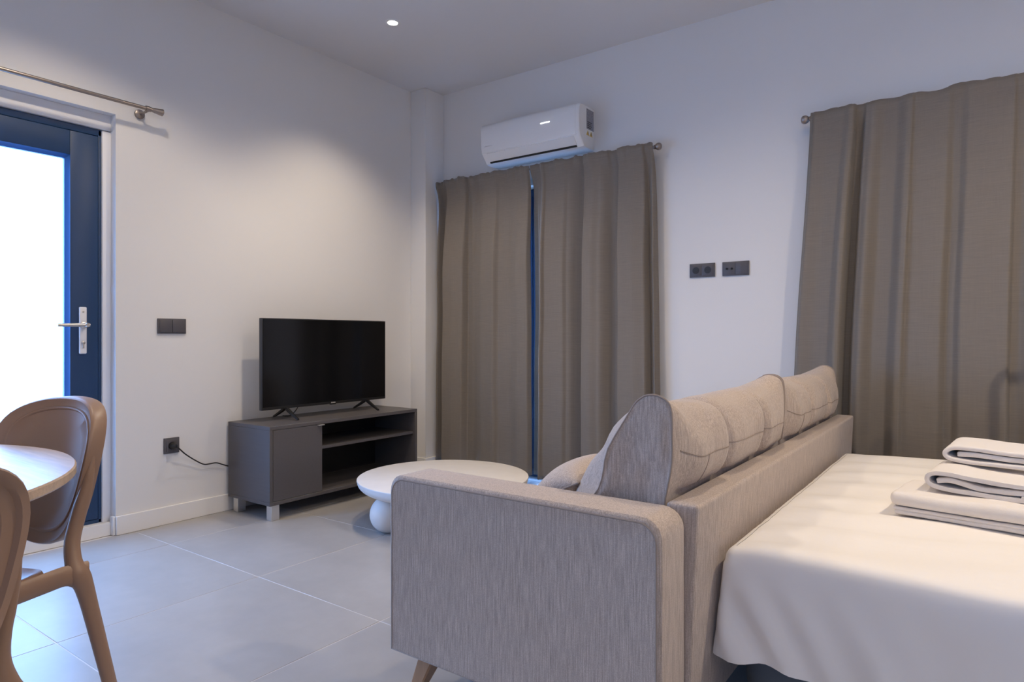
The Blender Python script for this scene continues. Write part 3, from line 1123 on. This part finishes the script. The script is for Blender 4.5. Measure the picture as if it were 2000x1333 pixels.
def rod(label, axis, a0, a1, off, z, brs, ends, group='steel curtain rods'):
    """axis 'X' : along the back wall, off is y ; axis 'Y' : along the left wall, off is x"""
    def P(a, o, zz):
        return (a, o, zz) if axis == 'X' else (o, a, zz)
    mid = (a0 + a1) / 2
    t = thing('curtain_rod', label, 'curtain rod', P(mid, off, z), 0, group)
    obj('pole', tube([P(a0, off, z), P(a1, off, z)], 0.0095, seg=16), 'rod', t)
    for e, s in ends:
        bm = bmesh.new()
        prof = [(0.0125, 0.0), (0.0125, 0.010), (0.0105, 0.012), (0.0105, 0.020), (0.012, 0.024), (0.0175, 0.062), (0.0185, 0.068), (0.015, 0.0705), (0.006, 0.0715)]
        if axis == 'X':
            prof = [(0.011, 0.0), (0.013, 0.002), (0.013, 0.006), (0.010, 0.008), (0.016, 0.013), (0.0215, 0.022), (0.0225, 0.030), (0.0205, 0.039), (0.015, 0.045), (0.006, 0.048)]
        prof = [(r, s * h) for r, h in prof]
        add_lathe(bm, prof, axis=axis, base=P(e, off, z), seg=24)
        obj('finial', bm, 'rod', t)
    for b in brs:
        bm = bmesh.new()
        sg = -1 if off < 0 else 1
        if axis == 'X':
            add_lathe(bm, [(0.021, -0.0), (0.021, sg * 0.010), (0.012, sg * 0.016)], axis='Y', base=(b, 0, z - 0.012), seg=20)
            add_tube(bm, [(b, sg * 0.01, z - 0.012), (b, off, z - 0.012)], 0.006, seg=10)
            add_tube(bm, [(b - 0.006, off, z), (b + 0.006, off, z)], 0.014, seg=16)
        else:
            add_lathe(bm, [(0.024, 0.0), (0.024, sg * 0.012), (0.012, sg * 0.018)], axis='X', base=(0, b, z - 0.012), seg=20)
            add_tube(bm, [(sg * 0.01, b, z - 0.012), (off, b, z - 0.012)], 0.006, seg=10)
            add_tube(bm, [(off, b - 0.008, z), (off, b + 0.008, z)], 0.0145, seg=16)
        obj('bracket', bm, 'rod', t)
    return t


rod('brushed steel curtain rod above the balcony door, without any curtain', 'Y', -4.42, -2.178, 0.09, 2.172, [-4.40, -3.30, -2.185], [(-2.178, 1), (-4.42, -1)])
rod('steel curtain rod carrying the curtain pair beneath the air conditioner', 'X', 0.19, 1.932, -0.085, CZ - 0.024, [1.87, 0.22], [(1.936, 1)])
rod('steel curtain rod carrying the curtains behind the bed', 'X', 2.822, 4.60, -0.085, CZ - 0.024, [2.88, 4.56], [(2.818, -1), (4.60, 1)])

# ------------------------------------------------------------------ air conditioner
AX0, AX1 = 0.685, 1.480
ac = thing('air_conditioner', 'white wall mounted split air conditioner above the curtains', 'air conditioner', ((AX0 + AX1) / 2, 0, 2.36))
body = [(-0.002, 2.226), (-0.100, 2.222), (-0.138, 2.229), (-0.150, 2.246), (-0.188, 2.287), (-0.197, 2.314), (-0.202, 2.38), (-0.203, 2.44), (-0.198, 2.475), (-0.185, 2.492), (-0.165, 2.498), (-0.002, 2.503)]
bm = bmesh.new()
rows = []
cyy, czz = -0.10, 2.37
for x, s in ((AX0, 0.955), (AX0 + 0.004, 0.985), (AX0 + 0.012, 1.0), (AX1 - 0.012, 1.0), (AX1 - 0.004, 0.985), (AX1, 0.955)):
    rows.append([(x, min(cyy + (y - cyy) * s, -0.002) if y < -0.01 else y, czz + (z - czz) * s) for y, z in body])
add_grid(bm, rows, closed_u=True, caps=True)
obj('housing', bm, 'acwhite', ac, angle=30)
# front panel, a separate skin slightly proud
fp = [(-0.1950, 2.296), (-0.2005, 2.325), (-0.2045, 2.38), (-0.2055, 2.44), (-0.2005, 2.476), (-0.187, 2.494), (-0.168, 2.5005)]
bm = bmesh.new()
rows = []
for x in (AX0 + 0.003, AX0 + 0.006, AX1 - 0.028, AX1 - 0.025):
    e = 0.0 if x in (AX0 + 0.006, AX1 - 0.028) else 0.003
    rows.append([(x, y + e, z) for y, z in fp] + [(x, y + 0.006, z - 0.002) for y, z in fp[::-1]])
add_grid(bm, rows, closed_u=True, caps=True)
obj('front_panel', bm, 'acwhite', ac, angle=40)
# flap and air slot
bm = bmesh.new()
fl = [(-0.1890, 2.291), (-0.1945, 2.287), (-0.1545, 2.240), (-0.1480, 2.244)]
add_grid(bm, [[(x, y, z) for y, z in fl] for x in (AX0 + 0.045, AX1 - 0.045)], closed_u=True, caps=True)
obj('air_flap', bm, 'acwhite', ac)
obj('air_slot', box(AX0 + 0.048, AX1 - 0.048, -0.1530, -0.1380, 2.2300, 2.2395), 'slot', ac)
bm = bmesh.new()
add_box(bm, 1.190, 1.262, -0.2075, -0.2040, 2.4065, 2.4125, r=0.001, seg=1)  # glowing bar that imitates a reflection on the glossy panel
obj('display', bm, 'led', ac)
bm = bmesh.new()
for k in range(7):
    x = AX0 + 0.035 + k * 0.0095
    add_box(bm, x, x + 0.006, -0.2035, -0.1985, 2.3335, 2.3385)
obj('brand_mark', bm, 'alu', ac)
bm = box(AX1 - 0.0005, AX1 + 0.0012, -0.105, -0.012, 2.350, 2.480)
lb = obj('energy_label', bm, 'lblgrey', ac)
bm = bmesh.new()
for k in range(4):
    add_box(bm, AX1 + 0.0012, AX1 + 0.0017, -0.095, -0.045 + 0.008 * (k % 2), 2.358 + k * 0.012, 2.364 + k * 0.012)
obj('print_lines', bm, 'lbldark', lb)
for yy in (-0.088, -0.045):
    bm = bmesh.new()
    a = [(AX1 + 0.0012, yy - 0.018, 2.310), (AX1 + 0.0012, yy + 0.018, 2.310), (AX1 + 0.0012, yy, 2.343)]
    b_ = [(AX1 - 0.0005, p[1], p[2]) for p in a]
    add_grid(bm, [a, b_], closed_u=True, caps=True)
    wl = obj('warning_label', bm, 'lblyel', ac)
    obj('warning_mark', box(AX1 + 0.0012, AX1 + 0.0016, yy - 0.003, yy + 0.003, 2.314, 2.333), 'lbldark', wl)


# ------------------------------------------------------------------ sockets and switches
def frame_plate(bm, c, w, h, wall, d=0.009):
    """box against a wall: wall 'B' (y=0 facing -y) or 'L' (x=0 facing +x); c along-wall coordinate and z"""
    if wall == 'B':
        add_box(bm, c[0] - w / 2, c[0] + w / 2, -d, 0, c[1] - h / 2, c[1] + h / 2, r=0.002)
    else:
        add_box(bm, 0, d, c[0] - w / 2, c[0] + w / 2, c[1] - h / 2, c[1] + h / 2, r=0.002)


def socket_insert(parent, a, z, wall):
    bm = bmesh.new()
    frame_plate(bm, (a, z), 0.062, 0.062, wall, 0.0115)
    ins = obj('socket_insert', bm, 'plate', parent)
    bm = bmesh.new()
    if wall == 'B':
        add_lathe(bm, [(0.021, 0.0), (0.021, -0.0006), (0.016, -0.0008)], axis='Y', base=(a, -0.0116, z), seg=28)
    else:
        add_lathe(bm, [(0.021, 0.0), (0.021, 0.0006), (0.016, 0.0008)], axis='X', base=(0.0116, a, z), seg=28)
    obj('socket_well', bm, 'plated', ins)
    bm = bmesh.new()
    if wall == 'B':
        add_lathe(bm, [(0.0225, 0.0), (0.0225, -0.0016), (0.0205, -0.0016), (0.0205, 0.0)], axis='Y', base=(a, -0.0115, z), seg=28)
    else:
        add_lathe(bm, [(0.0225, 0.0), (0.0225, 0.0016), (0.0205, 0.0016), (0.0205, 0.0)], axis='X', base=(0.0115, a, z), seg=28)
    obj('socket_rim', bm, 'plate', ins)
    bm = bmesh.new()
    for s in (-0.0095, 0.0095):
        if wall == 'B':
            add_lathe(bm, [(0.0035, 0), (0.0035, -0.0022), (0.002, -0.0024)], axis='Y', base=(a + s, -0.0118, z), seg=10)
        else:
            add_lathe(bm, [(0.0035, 0), (0.0035, 0.0022), (0.002, 0.0024)], axis='X', base=(0.0118, a + s, z), seg=10)
    obj('contact_pins', bm, 'black', ins)
    return ins


s1 = thing('wall_socket', 'dark grey double power socket on the back wall beside the curtain', 'socket', (2.205, 0, 1.399))
bm = bmesh.new()
frame_plate(bm, (2.205, 1.399), 0.152, 0.081, 'B')
obj('frame', bm, 'plate', s1)
for a in (2.1695, 2.2405):
    socket_insert(s1, a, 1.399, 'B')
s2 = thing('aerial_socket', 'dark grey aerial socket with blank plate, right of the double power socket', 'socket', (2.401, 0, 1.398))
bm = bmesh.new()
frame_plate(bm, (2.401, 1.398), 0.152, 0.081, 'B')
obj('frame', bm, 'plate', s2)
bm = bmesh.new()
frame_plate(bm, (2.3655, 1.398), 0.066, 0.068, 'B', 0.0115)
ai = obj('aerial_insert', bm, 'plate', s2)
for s in (-0.012, 0.016):
    bm = bmesh.new()
    add_lathe(bm, [(0.0068, 0.0), (0.0068, -0.003), (0.0045, -0.003), (0.004, -0.0008)], axis='Y', base=(2.3655 + s, -0.0114, 1.398), seg=16)
    obj('aerial_port', bm, 'black', ai)
bm = bmesh.new()
frame_plate(bm, (2.4365, 1.398), 0.066, 0.068, 'B', 0.0115)
obj('blank_plate', bm, 'plate', s2)
s3 = thing('light_switch', 'dark grey double light switch on the wall beside the balcony door', 'switch', (0, -2.018, 1.062))
bm = bmesh.new()
frame_plate(bm, (-2.018, 1.062), 0.152, 0.081, 'L')
obj('frame', bm, 'plate', s3)
for a in (-2.018 - 0.0345, -2.018 + 0.0345):
    bm = bmesh.new()
    frame_plate(bm, (a, 1.062), 0.066, 0.068, 'L', 0.013)
    obj('rocker', bm, 'plate', s3)
s4 = thing('power_outlet', 'dark grey single power socket low on the wall beside the cabinet', 'socket', (0, -2.020, 0.418))
bm = bmesh.new()
frame_plate(bm, (-2.020, 0.418), 0.082, 0.084, 'L')
obj('frame', bm, 'plate', s4)
socket_insert(s4, -2.020, 0.418, 'L')

# plug and cable running to the cabinet
pc = thing('power_cable', 'black cable plugged into the low wall socket, running behind the cabinet', 'cable', (0.02, -1.86, 0.30))
bm = bmesh.new()
add_lathe(bm, [(0.0185, 0.0), (0.0185, 0.010), (0.016, 0.022), (0.011, 0.034), (0.007, 0.036)], axis='X', base=(0.0135, -2.020, 0.418), seg=24)
obj('plug', bm, 'black', pc)
cpts = spline([(0.040, -2.016, 0.414), (0.047, -2.000, 0.402), (0.034, -1.960, 0.366), (0.024, -1.900, 0.322), (0.020, -1.850, 0.292), (0.0185, -1.815, 0.288), (0.018, -1.775, 0.288), (0.017, -1.735, 0.272), (0.011, -1.700, 0.258), (0.009, -1.66, 0.25)], 6)
obj('cord', tube(cpts, 0.0036, seg=8), 'black', pc)
tag(obj('aerial_cable', tube(spline([(0.128, -1.30, 0.590), (0.124, -1.315, 0.558), (0.115, -1.34, 0.530), (0.10, -1.355, 0.5195), (0.05, -1.36, 0.5185)], 6), 0.003, seg=8), 'black'),
    'thin black cable hanging below the television onto the cabinet top', 'cable')

# ------------------------------------------------------------------ ceiling downlights
for i, (x, y, watts, cone, blend) in enumerate(LAMPS):
    if i == 0:
        t = thing('ceiling_downlight', 'small round recessed downlight glowing in the ceiling', 'downlight', (x, y, CEIL), group=None)
        prof = [(0.030, CEIL - 0.0005), (0.030, CEIL - 0.003), (0.041, CEIL - 0.004), (0.045, CEIL - 0.002), (0.045, CEIL)]
        rows = [[(x + r * math.cos(2 * PI * k / 40), y + r * math.sin(2 * PI * k / 40), z) for k in range(40)] for r, z in prof]
        bm = bmesh.new()
        add_grid(bm, rows, closed_u=True)
        obj('trim_ring', bm, 'lampring', t)
        obj('lens', lathe([(0.0305, CEIL - 0.0018), (0.0305, CEIL - 0.0003)], x, y, seg=40), 'lampdisc', t)
    l = bpy.data.lights.new('downlight_beam', 'SPOT')
    l.energy = watts
    l.color = LAMP_COL
    l.spot_size = math.radians(cone)
    l.spot_blend = blend
    l.shadow_soft_size = 0.045
    o = bpy.data.objects.new('downlight_beam', l)
    COL.objects.link(o)
    o.location = (x, y, CEIL - 0.035)

# ------------------------------------------------------------------ dining table and chairs
DX, DYc, DR, DZt = 1.770, -3.735, 0.560, 0.730
dt = thing('dining_table', 'round dining table with a pale wood top, between the two taupe chairs', 'table', (DX, DYc, 0))
obj('tabletop', lathe([(0.01, DZt - 0.022), (DR - 0.004, DZt - 0.022), (DR, DZt - 0.018), (DR, DZt - 0.0035), (DR - 0.003, DZt), (0.01, DZt)], DX, DYc, seg=96), 'wood', dt)
obj('pedestal', lathe([(0.15, 0.0), (0.15, 0.012), (0.13, 0.02), (0.06, 0.05), (0.045, 0.10), (0.042, 0.66), (0.08, 0.70), (0.20, 0.707)], DX, DYc, seg=40), 'woodedge', dt)

EGG = [(0, 0.0), (0.004, 0.22), (0.012, 0.38), (0.03, 0.56), (0.077, 0.80), (0.14, 0.935), (0.21, 0.99), (0.27, 1.0), (0.35, 0.99), (0.47, 0.945), (0.60, 0.89), (0.69, 0.835), (0.76, 0.77), (0.83, 0.69), (0.88, 0.61), (0.93, 0.49), (0.97, 0.34), (0.99, 0.20), (1.0, 0.0)]
PZ0, PZ1, PHW = 0.472, 0.842, 0.176


def egg_outline(n=72):
    # dense polyline then resample by polar angle about the centre
    zc = lerp(PZ1, PZ0, 0.44)
    poly = []
    for k in range(401):
        tau = k / 400
        tau = 0.5 - 0.5 * math.cos(PI * tau)
        poly.append((PHW * interp(EGG, tau), lerp(PZ1, PZ0, tau)))
    poly = poly + [(-x, z) for x, z in poly[::-1]]
    ang = sorted(((math.atan2(z - zc, x), math.hypot(x, z - zc)) for x, z in poly))
    outp = []
    for k in range(n):
        a = -PI + 2 * PI * k / n
        best = None
        for (a0, r0), (a1, r1) in zip(ang, ang[1:]):
            if a0 <= a <= a1:
                best = lerp(r0, r1, (a - a0) / (a1 - a0) if a1 > a0 else 0)
                break
        if best is None:
            best = ang[0][1]
        outp.append((a, best))
    # light smoothing
    for _ in range(4):
        outp = [(outp[k][0], 0.25 * outp[k - 1][1] + 0.5 * outp[k][1] + 0.25 * outp[(k + 1) % n][1]) for k in range(n)]
    return zc, outp


def plate_y(x, z):
    """front face of the back plate in chair space (y forward)"""
    return 0.050 * (x / PHW) ** 2 - 0.20 * (z - 0.45) - 0.02


def make_chair(label, loc, rz):
    c = thing('dining_chair', label, 'chair', loc, rz, 'taupe dining chairs')
    zc, ol = egg_outline()
    rings_f = [(0.02, -0.004), (0.3, -0.004), (0.6, -0.004), (0.80, -0.0045), (0.815, -0.001), (0.83, 0.0), (0.845, -0.001), (0.855, -0.0045), (0.93, -0.003), (0.975, 0.001), (0.992, -0.003)]
    rings_b = [(1.0, -0.009), (1.0, -0.036), (0.985, -0.043), (0.93, -0.038), (0.90, -0.026), (0.80, -0.020), (0.79, -0.017), (0.6, -0.017), (0.3, -0.017), (0.02, -0.017)]
    rows = []
    for s, dy in rings_f + rings_b:
        row = []
        for a, r in ol:
            x, z = s * r * math.cos(a), zc + s * r * math.sin(a)
            row.append((x, plate_y(x, z) + dy, z))
        rows.append(row)
    bm = bmesh.new()
    add_grid(bm, rows, closed_u=True, caps=True)
    obj('backrest', bm, 'chair', c, local=True, angle=50)
    for s in (-1, 1):
        pts = spline([(s * 0.170, plate_y(0.170, 0.71) - 0.018, 0.71), (s * 0.163, plate_y(0.163, 0.63) - 0.018, 0.63), (s * 0.156, plate_y(0.156, 0.565) - 0.012, 0.565),
                      (s * 0.161, 0.004, 0.505), (s * 0.178, 0.012, 0.455), (s * 0.188, 0.005, 0.425), (s * 0.190, -0.012, 0.37), (s * 0.197, -0.055, 0.18), (s * 0.203, -0.095, 0.0)], 5)
        tab = [(0, 0.004), (4, 0.012), (8, 0.016), (14, 0.0165), (19, 0.018), (23, 0.023), (26, 0.0225), (31, 0.018), (40, 0.0135)]
        rad = [(interp(tab, k) * 1.1, interp(tab, k) * 0.95) for k in range(len(pts))]
        obj('rear_leg', tube(pts, rad, seg=14), 'chair', c, local=True)
        pts = spline([(s * 0.186, 0.395, 0.435), (s * 0.190, 0.415, 0.36), (s * 0.196, 0.432, 0.18), (s * 0.200, 0.448, 0.0)], 5)
        rail = spline([(s * 0.188, -0.004, 0.425), (s * 0.183, 0.035, 0.436), (s * 0.178, 0.09, 0.434), (s * 0.180, 0.25, 0.431), (s * 0.186, 0.395, 0.428)], 5)
        obj('side_rail', tube(rail, [(lerp(0.034, 0.024, smooth(k / 5)), lerp(0.016, 0.013, smooth(k / 5))) for k in range(len(rail))], seg=14), 'chair', c, local=True)
        obj('front_leg', tube(pts, [lerp(0.024, 0.0135, k / (len(pts) - 1)) for k in range(len(pts))], seg=14), 'chair', c, local=True)
    # seat: dished slab with thick apron
    n = 64
    rows = []
    def so(s):
        pts = []
        for k in range(n):
            a = 2 * PI * k / n
            ca, sa = math.cos(a), math.sin(a)
            x = 0.178 * s * math.copysign(abs(ca) ** 0.55, ca)
            y = 0.222 + 0.205 * s * math.copysign(abs(sa) ** 0.55, sa)
            if sa < 0:
                y += 0.045 * s * (1 - (x / 0.18) ** 2) * abs(sa)
            pts.append((x, y))
        return pts
    for s, z in ((0.03, 0.443), (0.4, 0.444), (0.75, 0.447), (0.9, 0.453), (0.955, 0.457), (0.985, 0.456), (1.0, 0.449), (0.998, 0.428), (0.985, 0.411), (0.965, 0.411), (0.945, 0.432), (0.5, 0.433), (0.03, 0.433)):
        rows.append([(x, y, z - 0.012 * (1 - smooth((y - 0.0) / 0.12)) * (1 - (x / 0.18) ** 2)) for x, y in so(s)])
    bm = bmesh.new()
    add_grid(bm, rows, closed_u=True, caps=True)
    obj('seat', bm, 'chair', c, local=True, angle=50)
    return c


# chair faces (fx, fy): local +y maps to that direction
def face(fx, fy):
    return math.atan2(-fx, fy)


ch1 = make_chair('taupe plastic dining chair with an oval back, its back towards the balcony door', (1.618, -3.190, 0), face(0.286, -0.959))
dup(ch1, (2.363, -3.620, 0), face(-0.985, -0.06), 'taupe plastic dining chair nearest the viewer, cut by the picture edge')

# ------------------------------------------------------------------ arch added out of view past the bed to shade the curtain
cr = thing('clothes_rail', 'black tubular metal clothes rail behind the bed, its arched shadow falling on the curtain', 'clothes rail', (4.35, -0.42, 0))
arch = [(3.745, -0.42, 0.02), (3.745, -0.42, 1.10)]
for k in range(1, 9):
    a = PI - PI / 2 * k / 8
    arch.append((3.745 + 0.09 + 0.09 * math.cos(a), -0.42, 1.10 + 0.09 * math.sin(a)))
arch += [(4.92 - 0.09, -0.42, 1.19)]
for k in range(1, 9):
    a = PI / 2 - PI / 2 * k / 8
    arch.append((4.92 - 0.09 + 0.09 * math.cos(a), -0.42, 1.10 + 0.09 * math.sin(a)))
arch += [(4.92, -0.42, 0.02)]
obj('rail', tube(arch, 0.015, seg=12), 'black', cr)
for x in (3.745, 4.92):
    obj('foot_bar', tube([(x, -0.57, 0.014), (x, -0.27, 0.014)], 0.013, seg=12), 'black', cr)
